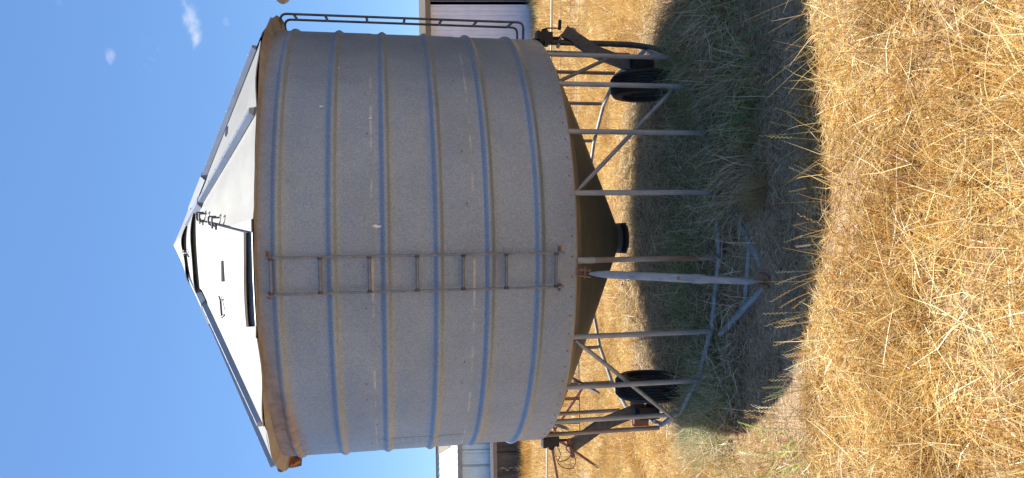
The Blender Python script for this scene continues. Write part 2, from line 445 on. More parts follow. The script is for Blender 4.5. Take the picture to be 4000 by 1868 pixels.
    for p in e: v2 += [p, Vector((p.x, p.y, zc(math.hypot(p.x, p.y))-.01))]
    obj('lid_back', MB().add(v2, [(2*j, 2*j+1, 2*j+3, 2*j+2) for j in range(len(e)-1)]).me('lid_back'), M['flash'], lid)
    # folded lip and the dark filler mouth under it
    e = [top[NV*n1+k] for k in range(n1)]; v2 = []
    for p in e: v2 += [p+Vector((0, -.002, -.002)), p+Vector((0, .0, -.014))]
    obj('lid_lip', MB().add(v2, [(2*j, 2*j+1, 2*j+3, 2*j+2) for j in range(len(e)-1)]).me('lid_lip'), M['flash'], lid)
    v2 = []; NN = 16
    for k in range(NN+1):
        x = .072+(-.565)*k/NN; yo = -math.sqrt(1.71**2-x*x); yi = -math.sqrt(1.50**2-x*x)
        y1 = -math.sqrt(1.685**2-x*x); y2 = -math.sqrt(1.60**2-x*x)
        v2 += [(x, yo-.042, 2.006), (x, y1, 2.048+.002*math.sin(k)), (x, y2, 2.07), (x, y2+.01, 2.105)]
    obj('filler_throat', MB().add(v2, [(4*j+k, 4*j+k+1, 4*j+5+k, 4*j+4+k) for j in range(NN) for k in range(3)]).me('filler_throat'), M['throat'], lid, True, 30)
    for x in (.074, -.495):
        y = -math.sqrt(1.69**2-x*x); zt = zc(1.69)-.01
        obj('throat_cheek', MB().add([(x, y, zt-.01), (x, y+.12, zt+.05), (x, y+.12, zt+.09), (x, y+.01, zt+.045)], [(0, 1, 2, 3)]).me('throat_cheek'), M['throat'], lid)
    # hinges on the right-hand edge
    for (x, y) in ((.172, -.72), (.160, -.81), (.130, -1.06), (.120, -1.15)):
        z = lidz(x, y)+.004
        hb = MB(); up = Vector((.012, 0, .026)); a = Vector((x, y, z)); b_ = a+up; c = b_+Vector((.05, 0, .0)); d = c+Vector((.0, 0, -.05))
        hb.tube(fillet([a, b_, c, d], .012), .006, 8); hb.tube([a+Vector((-.02, .0, .003)), a+Vector((.02, 0, .0))], .007, 8)
        obj('hinge', hb.me('hinge'), M['hardware'], lid, True, 50)
    # grip plate and turn-bolt
    sl = Matrix.Rotation(math.atan(.5), 3, 'X')
    x, y = -.175, -1.25; obj('grip_plate', MB().box((x, y, lidz(x, y)+.008), (.135, .035, .014), sl).box((x, y-.021, lidz(x, y-.021)+.004), (.135, .004, .02), sl).me('grip_plate'), M['flash'], lid)
    x, y = -.375, -1.17; z = lidz(x, y)+.014
    hb = MB().tube([(x, y, z), (x-.105, y-.035, z-.014)], .0075, 8).tube([(x+.03, y+.03, z+.016), (x, y, z), (x+.01, y-.035, z-.01)], .006, 8).tube([(x-.09, y-.055, z-.035), (x-.105, y-.035, z-.014), (x-.1, y-.005, z-.004)], .007, 8)
    obj('turn_bolt', hb.me('turn_bolt'), M['hardware'], lid, True, 50)
    # rusted eave lump on the far left and eave tab on the right
    p = pol(-84, 1.77, 2.0)
    b = MB(); N = 10
    prof = [(.0, -.075), (.03, -.07), (.05, -.045), (.045, -.015), (.055, .01), (.03, .03), (0, .035)]
    b.lathe(prof, 12); b.v = [(v[0]*1.0+p.x+.012*math.sin(i*1.9), v[1]+p.y+.01*math.cos(i*2.7), v[2]+p.z-.01+.008*math.sin(i*3.1)) for i, v in enumerate(b.v)]
    obj('rusted_eave_bracket', b.me('rusted_eave_bracket'), M['rust'], root, True, 40)
    ev = []; ef = []; angs = np.arange(-180, 181, 4.)
    for k, az in enumerate(angs):
        re = eave_r(az)-.006; ev += [pol(az, RB+.002, 1.988), pol(az, re, zc(re)+lift(az)-.012)]
        if k: ef.append((2*k-2, 2*k-1, 2*k+1, 2*k))
    obj('eave_soffit', MB().add(ev, ef).me('eave_soffit'), M['soffit'], root, True)
    # --- hopper, rim band and outlet
    obj('hopper_rim', MB().lathe([(1.69, .004), (1.685, -.012), (1.60, -.062)], 160).me('hopper_rim'), M['hoprim'], root, True, 30)
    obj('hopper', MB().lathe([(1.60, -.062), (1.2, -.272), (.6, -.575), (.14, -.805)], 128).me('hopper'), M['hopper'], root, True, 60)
    out = obj('outlet', MB().lathe([(.128, -.79), (.136, -.80), (.136, -.822), (.124, -.827), (.124, -.885), (.138, -.89), (.138, -.905), (.12, -.905), (.11, -.84)], 32).me('outlet'), M['dark_steel'], root, True, 40)
    obj('slide_gate', MB().box((0, -.05, -.858), (.27, .26, .010)).box((-.02, -.19, -.858), (.08, .03, .02)).me('slide_gate'), M['black'], out)
    # --- legs standing on the ring
    for az, zb, mt in ((57.2, -1.0, 'pipe'), (41.5, -1.0, 'pipe'), (25.9, -1.0, 'pipe'), (10.5, -1.0, 'pipe'), (-23.2, -1.0, 'pipe'), (-38.7, -1.0, 'pipe'), (-55.2, -1.0, 'pipe'), (-70.5, -.99, 'pipe_rust'),
                   (92, -1.0, 'pipe_rust'), (107, -1.0, 'pipe_rust'), (124, -1.0, 'pipe_rust'), (141, -1.0, 'pipe_rust'), (160, -1.0, 'pipe_rust'), (178, -1.0, 'pipe_rust'), (-161, -1.0, 'pipe_rust'), (-136, -1.0, 'pipe_rust'), (-119, -1.0, 'pipe_rust'), (-102, -.95, 'pipe_rust')):
        rr = .0182
        o = tube_obj('leg', [pol(az, 1.672, -.006), pol(az, 1.672, -.5), pol(az, 1.672, zb)], rr, M[mt], root)
    lg = tube_obj('leg', [pol(-4.8, 1.675, -.006), pol(-4.8, 1.675, -1.0)], .0180, M['pipe_rust'], root)
    lg['label'] = 'pale leg with flaking rust near its top'
    obj('leg_sleeve', MB().tube([pol(-4.8, 1.675, -.012), pol(-4.8, 1.675, -.13)], .0215, 14).me('leg_sleeve'), M['pipe'], lg, True, 50)
    o = tube_obj('bent_leg', fillet([pol(79, 1.69, -.02), pol(79, 1.69, -.93), pol(74, 1.64, -1.16), pol(72, 1.58, -1.22)], .16), .026, M['dark_steel'], root)
    # base ring, made of straight lengths from foot to foot
    feet = [57.2, 41.5, 25.9, 10.5, -4.8, -23.2, -38.7, -55.2, -70.5, -102, -119, -136, -161, -182, -200, -219, -236, -253, -281, -302.8]
    for a, b in zip(feet, feet[1:]):
        tube_obj('ring_tube', [pol(a, 1.65, -1.018), pol(b, 1.65, -1.018)], .0185, M['pipe'], root)
    # towing frame
    tip = Vector((-.262, -2.30, -1.03))
    tube_obj('drawbar_tube', fillet([(.53, -1.64, -1.03), (.22, -1.76, -1.03), (-.06, -2.09, -1.03), (-.20, -2.22, -1.03), tip], .05), .023, M['pipe'], root)
    tube_obj('drawbar_tube', fillet([tip, (-.31, -2.22, -1.03), (-.44, -2.0, -1.03), (-.665, -1.64, -1.03)], .03), .024, M['pipe'], root)
    tube_obj('drawbar_crossbar', [(-.06, -2.05, -1.03), (-.43, -1.98, -1.03)], .018, M['pipe'], root)
    obj('hitch_tongue', MB().beam((-.255, -2.26, -1.02), (-.27, -2.36, -1.03), .05, .012).beam((-.225, -2.24, -.99), (-.245, -2.34, -1.0), .018, .03).beam((-.29, -2.24, -.99), (-.30, -2.34, -1.0), .018, .03).me('hitch_tongue'), M['rust'], root)
    # raking strut from the rim to the hitch
    P0 = Vector((-.225, -1.735, -.075)); P3 = Vector((-.272, -2.262, -.965)); u = (P3-P0)
    st = tube_obj('raking_strut', [P0, P0+u*.05, P0+u*.12, P0+u*.63], 0, M['pipe'], root, 16, rs=[.008, .018, .0255, .027])
    obj('strut_sleeve', MB().tube([P0+u*.63, P0+u*.635, P0+u*.68, P0+u*.72, P0+u*.95, P3], 0, 16, rs=[.028, .030, .030, .0235, .022, .008]).me('strut_sleeve'), M['pipe'], st, True, 50)
    dd = pol(0, 1, 0)
    obj('strut_hole', MB().lathe([(0, 0), (.010, 0), (.011, .0015), (.012, 0)], 12, axis=Matrix.Translation(P0+u*.55+Vector((0, -.0255, .010)))@Matrix.Rotation(R(66), 4, 'X')).me('strut_hole'), M['rust'], st)
    obj('strut_clevis', MB().beam((-.195, -1.70, .0), (-.205, -1.735, -.085), .007, .03).beam((-.235, -1.70, .0), (-.245, -1.735, -.085), .007, .03).tube([(-.18, -1.72, -.05), (-.26, -1.72, -.05)], .008, 8).me('strut_clevis'), M['rust'], st)
    # diagonal braces with flattened ends
    def brace(a, b, r=.015, mt='pipe'):
        a, b = Vector(a), Vector(b); tube_obj('brace', [a, a.lerp(b, .07), a.lerp(b, .93), b], 0, M[mt], root, 12, rs=[r*.65, r, r, r*.65])
    brace(pol(11, 1.65, -.03), (1.10, -1.19, -.90)); brace(pol(-24, 1.68, -.03), (-1.40, -.97, -.95))
    brace((1.24, -.30, -.05), (1.52, -.40, -.66), .016, 'pipe_rust')
    brace(pol(-136, 1.62, -.10), (-1.50, .50, -.80), .020, 'pipe_rust'); brace(pol(-104, 1.67, -.03), (-1.60, -.34, -.27), .016, 'cream_pipe')
    # --- wheels
    def wheel(cx, cy, cz, s):
        rt = .285; w = .095
        wr = empty('wheel'); wr.parent = root; wr.location = (cx, cy, cz); wr.rotation_euler = (0, R(90)*s, 0)
        prof = [(.165, -w*.72), (.19, -w*.96), (.235, -w), (.262, -w*.90), (.278, -w*.66)]
        for c in (-.42, -.14, .14, .42):
            prof += [(.285, (c-.115)*w*1.15), (.285, (c+.115)*w*1.15)] if False else []
        gro = []
        for c in np.linspace(-.6, .6, 6)[:-1]+.12:
            gro += [(.284, (c-.095)*w), (.284, (c+.06)*w), (.275, (c+.075)*w), (.275, (c+.125)*w)]
        prof += gro + [(.284, .62*w), (.278, w*.70), (.262, w*.90), (.235, w), (.19, w*.96), (.165, w*.72)]
        obj('tyre', MB().lathe(prof, 64).me('tyre'), M['rubber'], wr, True, 30)
        obj('rim', MB().lathe([(.168, -w*.74), (.172, -w*.66), (.15, -w*.6), (.145, .1*w), (.10, .28*w), (.05, .3*w), (.045, .75*w), (.0, .78*w)], 40).lathe([(.168, w*.74), (.172, w*.66), (.15, w*.6), (.145, .1*w)], 40).me('rim'), M['dark_steel'], wr, True, 35)
        return wr
    # wheel centres stand over the ground, axle line just in front of the middle
    inv = TILT.inverted()
    for s, X in ((1, 1.275), (-1, -1.245)):
        c = inv @ Vector((X, -.35, GZ+.285)); wheel(c.x, c.y, c.z, s)
        hub = Vector((s*1.455, c.y-.02, c.z+.03))
        arm = MB()
        k = [Vector((s*1.745, -.33, -.30)), Vector((s*1.575, -.36, -.555)), Vector((s*1.47, -.40, -.82)), hub+Vector((0, 0, -.04))]
        for a, b in zip(k, k[1:]):
            d = (b-a).normalized(); arm.beam(a-d*.012, b+d*.012, .095, .06, up=(0, -1, 0))
        obj('wheel_arm', arm.me('wheel_arm'), M['dark_steel'], root)
        obj('axle_box', MB().box(hub, (.10, .13, .17)).tube([hub+Vector((-s*.16, 0, -.03)), hub+Vector((s*.05, 0, -.03))], .035, 14).me('axle_box'), M['black'], root)
        # winch on the rim
        wz = -.12
        b = MB().box((s*1.69, -.33, wz-.01), (.085, .08, .11)).box((s*1.70, -.34, wz+.06), (.07, .09, .03)).tube([(s*1.735, -.36, wz), (s*1.735, -.30, wz)], .028, 12).tube([(s*1.66, -.39, wz-.02), (s*1.66, -.28, wz-.02)], .035, 12).tube([(s*1.69, -.34, wz-.07), (s*1.69, -.34, wz-.13)], .012, 8)
        wn = obj('winch', b.me('winch'), M['black'], root, False)
        if s == 1:
            obj('winch_handle', MB().tube([(1.74, -.36, -.09), (1.752, -.36, -.10), (1.765, -.36, -.145), (1.768, -.36, -.245)], .006, 8).tube([(1.755, -.36, -.245), (1.835, -.36, -.25)], .014, 10).me('winch_handle'), M['black'], wn, True, 50)
            tube_obj('bent_handle', fillet([(1.61, -.33, -.235), (1.70, -.33, -.25), (1.785, -.33, -.375), (1.72, -.33, -.40)], .035), .015, M['pipe'], root)
        else:
            obj('winch_cable', MB().tube(fillet([(-1.69, -.36, -.15), (-1.80, -.37, -.20), (-1.86, -.38, -.16), (-1.84, -.38, -.27), (-1.72, -.37, -.31), (-1.74, -.38, -.22), (-1.84, -.38, -.33), (-1.93, -.38, -.30), (-1.90, -.38, -.18), (-1.74, -.37, -.13)], .05), .0035, 6).me('winch_cable'), M['black'], wn, True)
    obj('axle_beam', MB().beam((-1.52, -.20, -.93), (-1.36, -.20, -.93), .07, .10).beam((-1.64, -.22, -.95), (-1.53, -.22, -.95), .06, .13).me('axle_beam'), M['redsteel'], root)
    obj('arm_pivot', MB().tube([(-1.83, -.37, -.30), (-1.68, -.34, -.27)], .022, 12).me('arm_pivot'), M['redsteel'], root, True, 50)
    # --- ladders
    def ladder(a0, a1, r, z0, z1, rungs, rad, feet=True, stand=.0, mt='pipe', splay=0):
        L_ = empty('ladder'); L_.parent = root
        for a, dz, sp in ((a0, 0, 0), (a1, .0, splay)):
            if stand:
                pts = fillet([pol(a, RB, z1), pol(a, r, z1), pol(a, r, z0), pol(a, RB, z0)], .05)
            else: pts = [pol(a, r, z0), pol(a, r, z1)]
            tube_obj('rail', pts, rad, M[mt], L_, 10)
            if feet:
                for zz in (z0+.012, z1-.012):
                    sg = 1 if a == max(a0, a1) else -1
                    obj('bracket', MB().beam(pol(a, RB+.006, zz), pol(a, r+.004, zz), .014, .014).box(pol(a+sg*.7, RB+.010, zz+.006), (.036, .008, .016)).tube([pol(a+sg*1.0, RB+.01, zz+.01), pol(a+sg*1.0, RB+.022, zz+.01)], .006, 8).me('bracket'), M['rust'], L_)
        for z in rungs:
            ru = tube_obj('rung', [pol(a0, r, z), pol((a0+a1)/2, r*math.cos(R((a1-a0)/2))+.0, z), pol(a1, r, z)], rad*1.1, M[mt], L_, 10)
            for a in (a0, a1) if not stand else ():
                p = pol(a, r, z); q = p.lerp(pol((a0+a1)/2, r, z), .15)
                obj('weld', MB().tube([p, q], 0, 8, rs=[.021, .010]).me('weld'), M['dark_steel'], ru, True)
    ladder(-2.75, -10.0, 1.762, .095, 1.935, (1.905, 1.619, 1.325, 1.034, .747, .473, .150), .0088, mt='ladder')
    ladder(77.5, 86.5, 1.835, .07, 2.0, (1.66, 1.34, 1.04, .745, .455, 1.90, .16), .0095, False, 1, 'dark_steel')
    ladder(-97, -106, 1.80, .07, 1.98, (1.66, 1.34, 1.04, .745, .455, 1.90, .16), .0125, False, 1, 'dark_steel')
    return root
gbin = build_bin()
tag(gbin, 'large grey galvanised grain bin on pipe legs with wheels, ladder up its front', 'grain bin')
def copy_tree(o, parent=None):
    c = o.copy(); COL.objects.link(c)
    if parent: c.parent = parent
    for ch in o.children: copy_tree(ch, c)
    return c
nb = copy_tree(gbin); nb.matrix_world = Matrix.Translation((3.975, .12, .17)) @ Matrix.Rotation(R(-2.4), 4, 'Y') @ Matrix.Rotation(R(25), 4, 'Z') @ Matrix.Rotation(R(3), 4, 'X')
tag(nb, 'second grain bin, only its brown eave corner showing beyond the large bin', 'grain bin')

# ------------------------------------------------------------------ sheds behind
def sheds():
    cream = mat('cream_metal', (.66, .66, .56), .5, 0, var=.05)
    lilac = mat('white_corrugated', (.76, .79, .90), .5, .1, var=.06, scale=3)
    blue = mat('pale_blue_corrugated', (.54, .62, .66), .5, .1, var=.08, scale=2)
    white = mat('white_roof_sheet', (.50, .52, .52), .5, 0, var=.05, scale=2)
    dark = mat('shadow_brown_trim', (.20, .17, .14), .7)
    grey = mat('grey_trim', (.24, .25, .26), .6, var=.15, scale=6)
    tan = mat('aged_skylight_sheet', (.20, .15, .09), .6, 0, var=.2, scale=5)
    conc = mat('stained_concrete', (.03, .028, .026), .9, 0, var2=(.17, .15, .13), scale=1.6, bump=.3, bscale=8, stretch=(1.8, 1, .3))
    plast = mat('peeling_whitewash', (.5, .47, .44), .9, var=.2, scale=9)
    def corr(name, x0, x1, z0, z1, y, m, parent, pitch=.15, depth=.02, flat=False):
        n = int(round((x1-x0)/pitch)); vs = []; fs = []
        for i in range(n+1):
            x = x0+i*pitch
            if flat: pr = [(0, 0), (.62, 0), (.70, -depth), (.92, -depth)]
            else: pr = [(k/8, -depth*.5*(1-math.cos(2*math.pi*k/8))) for k in range(8)]
            for (t, d) in pr: vs.append((x+t*pitch, y+d, z0)); vs.append((x+t*pitch, y+d, z1))
        for i in range(len(vs)//2-1): fs.append((2*i, 2*i+2, 2*i+3, 2*i+1))
        return obj(name, MB().add(vs, fs).me(name), m, parent)
    # right-hand shed: wall, soffit, gutter; sheets 0.9 m wide
    Y = 13.0; X0, X1 = 3.2, 14.0
    A = empty('white_shed', (0, 0, 0))
    x = X0
    while x < X1-.1:
        corr('wall_sheet', x, x+.762, GZ-.25, 1.56, Y+(.004 if int(x*10) % 2 else 0), lilac, A, .127, .032, True); x += .762
    obj('soffit', MB().box(((X0+X1)/2, Y-.12, 1.60), (X1-X0, .24, .13)).me('soffit'), dark, A)  # soffit, with the shadow below the eave put into its dark brown
    obj('gutter', MB().box(((X0+X1)/2, Y-.30, 1.745), (X1-X0, .13, .15)).me('gutter'), cream, A)
    obj('roof', MB().add([(X0, Y-.25, 1.81), (X1, Y-.25, 1.81), (X1, Y+7, 2.35), (X0, Y+7, 2.35), (X0, Y-.25, 1.78), (X1, Y-.25, 1.78), (X1, Y+7, 2.3), (X0, Y+7, 2.3)], [(0, 1, 2, 3), (4, 7, 6, 5), (0, 4, 5, 1), (2, 6, 7, 3), (0, 3, 7, 4), (1, 5, 6, 2)]).me('roof'), white, A)
    obj('wall', MB().box(((X0+X1)/2, Y+6.9, .3), (X1-X0, .1, 3.4)).box((X0, Y+3.5, .2), (.06, 6.8, 3.2)).box((X1, Y+3.5, .2), (.06, 6.8, 3.2)).me('wall'), lilac, A)
    tag(A, 'white corrugated metal shed with a cream gutter, behind the bin on the right', 'shed')
    # left-hand shed: pale blue wall above a lean-to
    Y = 20.0; X0, X1 = -17.0, -3.0
    B = empty('blue_shed')
    x = X0
    while x < X1-.1:
        corr('wall_sheet', x, x+.80, -.35, 1.16, Y+(.004 if int(x*10) % 2 else 0), blue, B, .10, .018); x += .80
    obj('gutter', MB().box(((X0+X1)/2, Y-.12, 1.12), (X1-X0, .12, .14)).me('gutter'), grey, B)
    # roof pitched towards us, in sheets
    x = X0
    yE, zE, yR, zR = Y-.2, 1.20, Y+3.0, 2.07
    i = 0
    while x < X1-.1:
        corr_v = []
        for k in range(9):
            xx = x+.95*k/8+.0; d = .012*(k % 2)
            corr_v += [(xx, yE, zE+d), (xx, yR, zR+d)]
        obj('roof_sheet', MB().add(corr_v, [(2*k, 2*k+2, 2*k+3, 2*k+1) for k in range(8)]).me('roof_sheet'), white, B); x += .955; i += 1
    s = [(-9.15, .62), (-8.55, .60), (-7.75, .10), (-7.95, .02)]
    def rp(x, t, h=.03): return (x, yE+(yR-yE)*t, zE+(zR-zE)*t+h)
    obj('skylight_sheet', MB().add([rp(-8.55, .97), rp(-8.15, .97), rp(-7.35, .40), rp(-7.72, .34)], [(3, 2, 1, 0)]).me('skylight_sheet'), tan, B)
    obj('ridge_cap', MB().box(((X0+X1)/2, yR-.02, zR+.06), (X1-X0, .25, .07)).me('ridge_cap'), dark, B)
    obj('downpipe', MB().tube([(-7.62, Y-.06, 1.08), (-7.62, Y-.06, -.15)], .035, 10).me('downpipe'), blue, B, True, 50)
    obj('rear_roof', MB().add([(X0, yR, zR-.01), (X1, yR, zR-.01), (X1, yR+4, 1.2), (X0, yR+4, 1.2)], [(0, 1, 2, 3)]).me('rear_roof'), white, B)
    obj('wall', MB().box(((X0+X1)/2, Y+7, 0), (X1-X0, .1, 2.4)).me('wall'), blue, B)
    tag(B, 'pale blue corrugated shed with white roof and brown skylight strip, behind the bin', 'shed')
    # low dark building in front
    C = empty('concrete_outbuilding'); Y = 19.0; X1 = -2.6
    x = X0; k = 0
    while x < X1:
        obj('wall_panel', MB().box((x+1.19, Y+.1, (GZ-.4-.19)/2), (2.37, .2, -.19-GZ+.4)).me('wall_panel'), conc, C); x += 2.4; k += 1
    obj('eave_board', MB().box(((X0+X1)/2, Y-.06, -.125), (X1-X0, .10, .12)).me('eave_board'), grey, C)
    obj('gutter', MB().box(((X0+X1)/2, Y-.12, -.01), (X1-X0, .16, .095)).me('gutter'), white, C)
    obj('roof', MB().box(((X0+X1)/2, Y+.45, .0), (X1-X0, .95, .03)).me('roof'), white, C)
    b = MB()
    for i in range(150):
        cx = rng.uniform(-12, -5); cz = GZ+abs(rng.normal())*.28
        if i < 30: cx = -8.0+rng.normal()*.02+.05*math.sin(i*.7); cz = -.32-.9*i/30
        w, h = rng.uniform(.006, .022), rng.uniform(.015, .06); m_ = 7
        b.add([(cx+w*math.cos(a)*rng.uniform(.5, 1), Y-.004, cz+h*math.sin(a)*rng.uniform(.5, 1)) for a in np.linspace(0, 2*math.pi, m_+1)[:-1]]+[(cx, Y-.010, cz)], [(k, (k+1) % m_, m_) for k in range(m_)])
    tag(obj('flaking_paint', b.me('flaking_paint'), plast, C), kind='stuff')
    tag(C, 'low dark stained concrete building under a white gutter, at the far left edge', 'outbuilding')
sheds()

# ------------------------------------------------------------------ fences
def fences():
    F = empty('wire_fence')
    a = Vector((7.5, 3.37, -.74)); b = Vector((-9.0, 7.6, -.74)); a.z = b.z = -.745
    def at(x, z): t = (x-a.x)/(b.x-a.x); return Vector((x, a.y+(b.y-a.y)*t, z))
    tube_obj('top_rail', [at(7.5, -.745), at(-9, -.745)], .019, M['cream_pipe'], F, 10)
    for x in (7.4, 5.2, 1.0, -1.0, -6.5, -8.9):
        tube_obj('post', [at(x, GZ-.05), at(x, -.75)], .022, M['cream_pipe'], F, 8)
    nb_ = MB()
    for z in (-.88, -1.015, -1.15, -1.26):
        pts = [at(x, z+.012*math.sin(x*2.3+z*9)) for x in np.arange(7.4, -8.9, -.3)]; nb_.tube(pts, .0022, 4, False)
    x = 7.4
    while x > -8.9:
        nb_.tube([at(x, -.88), at(x+.012*math.sin(x*7), -1.05), at(x+.02*math.sin(x*3), GZ)], .0020, 4, False); x -= .14
    tag(obj('netting', nb_.me('netting'), M['wire'], F), kind='stuff')
    tag(F, 'low wire netting fence under one long cream pipe rail, crossing behind the bin', 'fence')
    G = empty('rusty_gate_frame')
    Y = 3.39
    P = lambda x, z, dy=0: Vector((x, Y+dy, z))
    tube_obj('rail', [P(-1.2, -.50), P(-2.68, -.517), P(-3.9, -.72)], .021, M['redsteel'], G, 10)
    tube_obj('prop', [P(-2.45, -.53, -.03), P(-2.70, -.63, -.05), (-3.25, 3.67, -1.29)], .019, M['redsteel'], G, 10)
    tube_obj('diagonal', [P(-1.95, -1.03, .03), P(-2.62, -.56, .03)], .017, M['redsteel'], G, 10)
    tube_obj('upright', [P(-2.168, -.50, .04), P(-2.171, -.93, .04)], .022, M['redsteel'], G, 10)
    tube_obj('upright', [P(-2.495, -.53, .04), P(-2.497, -.92, .04)], .018, M['redsteel'], G, 10)
    tube_obj('lower_rail', [P(-1.2, -.93, .05), P(-2.75, -.93, .05)], .008, M['wire'], G, 8)
    nm = MB(); s = .075
    # chain link: zigzag wires
    x0, x1, zt, zb = -4.2, -1.2, -.56, GZ+.02
    n = int((x1-x0)/s)
    for i in range(n):
        x = x0+i*s; pts = []; z = zt - (.2*max(0, (-2.7-x)/1.2)); j = 0
        while z > zb:
            pts.append(P(x+(s*.55 if j % 2 else -.05*s)+rng.normal()*.006, z+rng.normal()*.005, .03*math.sin(x*3+z*5))); z -= s*.6; j += 1
        if len(pts) > 1: nm.tube(pts, .0019, 4, False)
    tag(obj('chain_link_mesh', nm.me('chain_link_mesh'), M['wire'], G), kind='stuff')
    tag(G, 'rusty red pipe gate with sagging chain link mesh, behind the bin on the left', 'gate')
fences()

# ------------------------------------------------------------------ ground
def hN(x, y):
    return (.018*np.sin(x*1.7+.6)*np.cos(y*1.3)+.012*np.sin(x*3.9+y*2.7)+.006*np.sin(x*9.1-y*7.7)+.004*np.cos(x*17+y*13))
def dip(x, y):
    # worn hollow along the near edge of the bin's shade, gentle hump in front of it
    return -.03*np.exp(-((y+2.55-.05*np.sin(x*2))**2)/.06)
def gh(x, y): 
    d = np.hypot(x, y+2)
    fade = np.clip(1.2-d/30, 0, 1)
    return GZ+(hN(x, y)+dip(x, y))*fade
def ground():
    xs = np.concatenate([-np.geomspace(3000, 6.2, 30), np.linspace(-6, 6, 201), np.geomspace(6.2, 3000, 30)])
    ys = np.concatenate([-np.geomspace(2000, 8.2, 24), np.linspace(-8, 8, 265), np.geomspace(8.2, 4000, 36)])
    X, Y = np.meshgrid(xs, ys); Z = gh(X, Y)
    V = np.c_[X.ravel(), Y.ravel(), Z.ravel()]; nx, ny = len(xs), len(ys)
    i = np.arange(ny-1)[:, None]*nx+np.arange(nx-1)[None]
    Fc = np.stack([i, i+1, i+1+nx, i+nx], -1).reshape(-1, 4)
    me = bpy.data.meshes.new('ground'); me.from_pydata(V.tolist(), [], Fc.tolist())
    m = bpy.data.materials.new('dry_paddock_soil'); m.use_nodes = True; nt = m.node_tree; n = nt.nodes; L = nt.links; b = n['Principled BSDF']; b.inputs['Roughness'].default_value = .95; b.inputs['Specular IOR Level'].default_value = .15
    tc = n.new('ShaderNodeTexCoord')
    def noise(sc, det=6, rg=.6):
        z = n.new('ShaderNodeTexNoise'); z.inputs['Scale'].default_value = sc; z.inputs['Detail'].default_value = det; z.inputs['Roughness'].default_value = rg; L.new(tc.outputs['Object'], z.inputs['Vector']); return z.outputs[0]
    def ramp(src, p0, c0, p1, c1):
        r = n.new('ShaderNodeValToRGB'); e = r.color_ramp.elements; e[0].position = p0; e[1].position = p1; e[0].color = (*c0, 1); e[1].color = (*c1, 1); L.new(src, r.inputs[0]); return r.outputs[0]
    c1 = ramp(noise(3.5), .35, (.36, .25, .15), .65, (.52, .38, .24))
    c2 = ramp(noise(70, 4), .35, (.62, .60, .58), .65, (1.15, 1.1, 1.05))
    x = n.new('ShaderNodeMix'); x.data_type = 'RGBA'; x.blend_type = 'MULTIPLY'; x.inputs['Factor'].default_value = 1; L.new(c1, x.inputs['A']); L.new(c2, x.inputs['B'])
    L.new(x.outputs['Result'], b.inputs['Base Color'])
    bp = n.new('ShaderNodeBump'); bp.inputs['Strength'].default_value = .7; bp.inputs['Distance'].default_value = .02; L.new(noise(45, 5, .7), bp.inputs['Height']); L.new(bp.outputs[0], b.inputs['Normal'])
    o = obj('ground', me, m, None, True); tag(o, kind='structure')
ground()

# ------------------------------------------------------------------ grass
BV, BF, BC = {}, {}, {}
def emit(key, V, F, C):
    BV.setdefault(key, []).append(V); BF.setdefault(key, []).append((F, len(V))); BC.setdefault(key, []).append(C)
def blades(key, base, head, lean, curl, length, width, col, seg=3, zig=0., flat=None):
    """ribbons: base (N,3), heading, lean from vertical, extra curl along the blade, all arrays"""
    N = len(base); t = np.linspace(0, 1, seg+1)
    if key in ('dry_straw', 'golden_grass'):       # patches of older orange straw and bleached pale straw
        v = vnoise(base[:, 0], base[:, 1], 4.3, 12)*.6+vnoise(base[:, 0], base[:, 1], 11., 5)*.4
        k = np.clip((v-.25)/.5, 0, 1)[:, None]
        col = np.clip(col*(np.array([[.76, .64, .44]])*(1-k)+np.array([[1.16, 1.16, 1.08]])*k), 0, .95)
    P = np.zeros((N, seg+1, 3)); P[:, 0] = base; ang = lean.copy()
    side0 = np.stack([-np.sin(head), np.cos(head), np.zeros(N)], -1)
    hd = head.copy()
    for i in range(seg):
        d = np.stack([np.sin(ang)*np.cos(hd), np.sin(ang)*np.sin(hd), np.cos(ang)], -1)
        P[:, i+1] = P[:, i]+d*(length/seg)[:, None]
        ang = ang+curl/seg
        if zig: hd = hd+rng.normal(0, zig, N)
    # keep off the ground
    g = gh(P[:, :, 0], P[:, :, 1])+.004; P[:, :, 2] = np.maximum(P[:, :, 2], g)
    tw = rng.uniform(-1.2, 1.2, N) if flat is None else flat
    up = np.array([0, 0, 1.]); s = side0*np.cos(tw)[:, None]+up*np.sin(tw)[:, None]
    wt = np.interp(t, [0, .35, 1], [.8, 1, .12])
    V = np.zeros((N, 2*(seg+1), 3))
    for i in range(seg+1):
        o = s*(width*wt[i]*.5)[:, None]; V[:, 2*i] = P[:, i]-o; V[:, 2*i+1] = P[:, i]+o
    k = np.arange(N)[:, None]*(2*(seg+1)); q = []
    for i in range(seg): q.append(np.concatenate([k+2*i, k+2*i+1, k+2*i+3, k+2*i+2], 1))
    F = np.stack(q, 1).reshape(-1, 4)
    C = np.repeat(col[:, None], 2*(seg+1), 1)
    emit(key, V.reshape(-1, 3), F, C.reshape(-1, 3))
    return P
STRAW = np.array([[.66, .43, .14], [.76, .54, .21], [.56, .34, .09], [.82, .64, .31], [.46, .26, .07], [.88, .76, .47]])
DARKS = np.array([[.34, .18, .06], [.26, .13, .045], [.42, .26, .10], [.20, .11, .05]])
BROWN = np.array([[.56, .38, .22], [.70, .52, .32], [.80, .65, .44], [.42, .27, .16]])  # litter tones raised and warmed, in place of fill light under the bin
GREEN = np.array([[.16, .26, .06], [.24, .36, .09], [.11, .20, .05], [.36, .44, .13], [.20, .30, .09]])
GREYG = np.array([[.54, .47, .28], [.70, .60, .40], [.84, .71, .50], [.44, .42, .23]])  # likewise lightened in the colour to make up for weak fill light
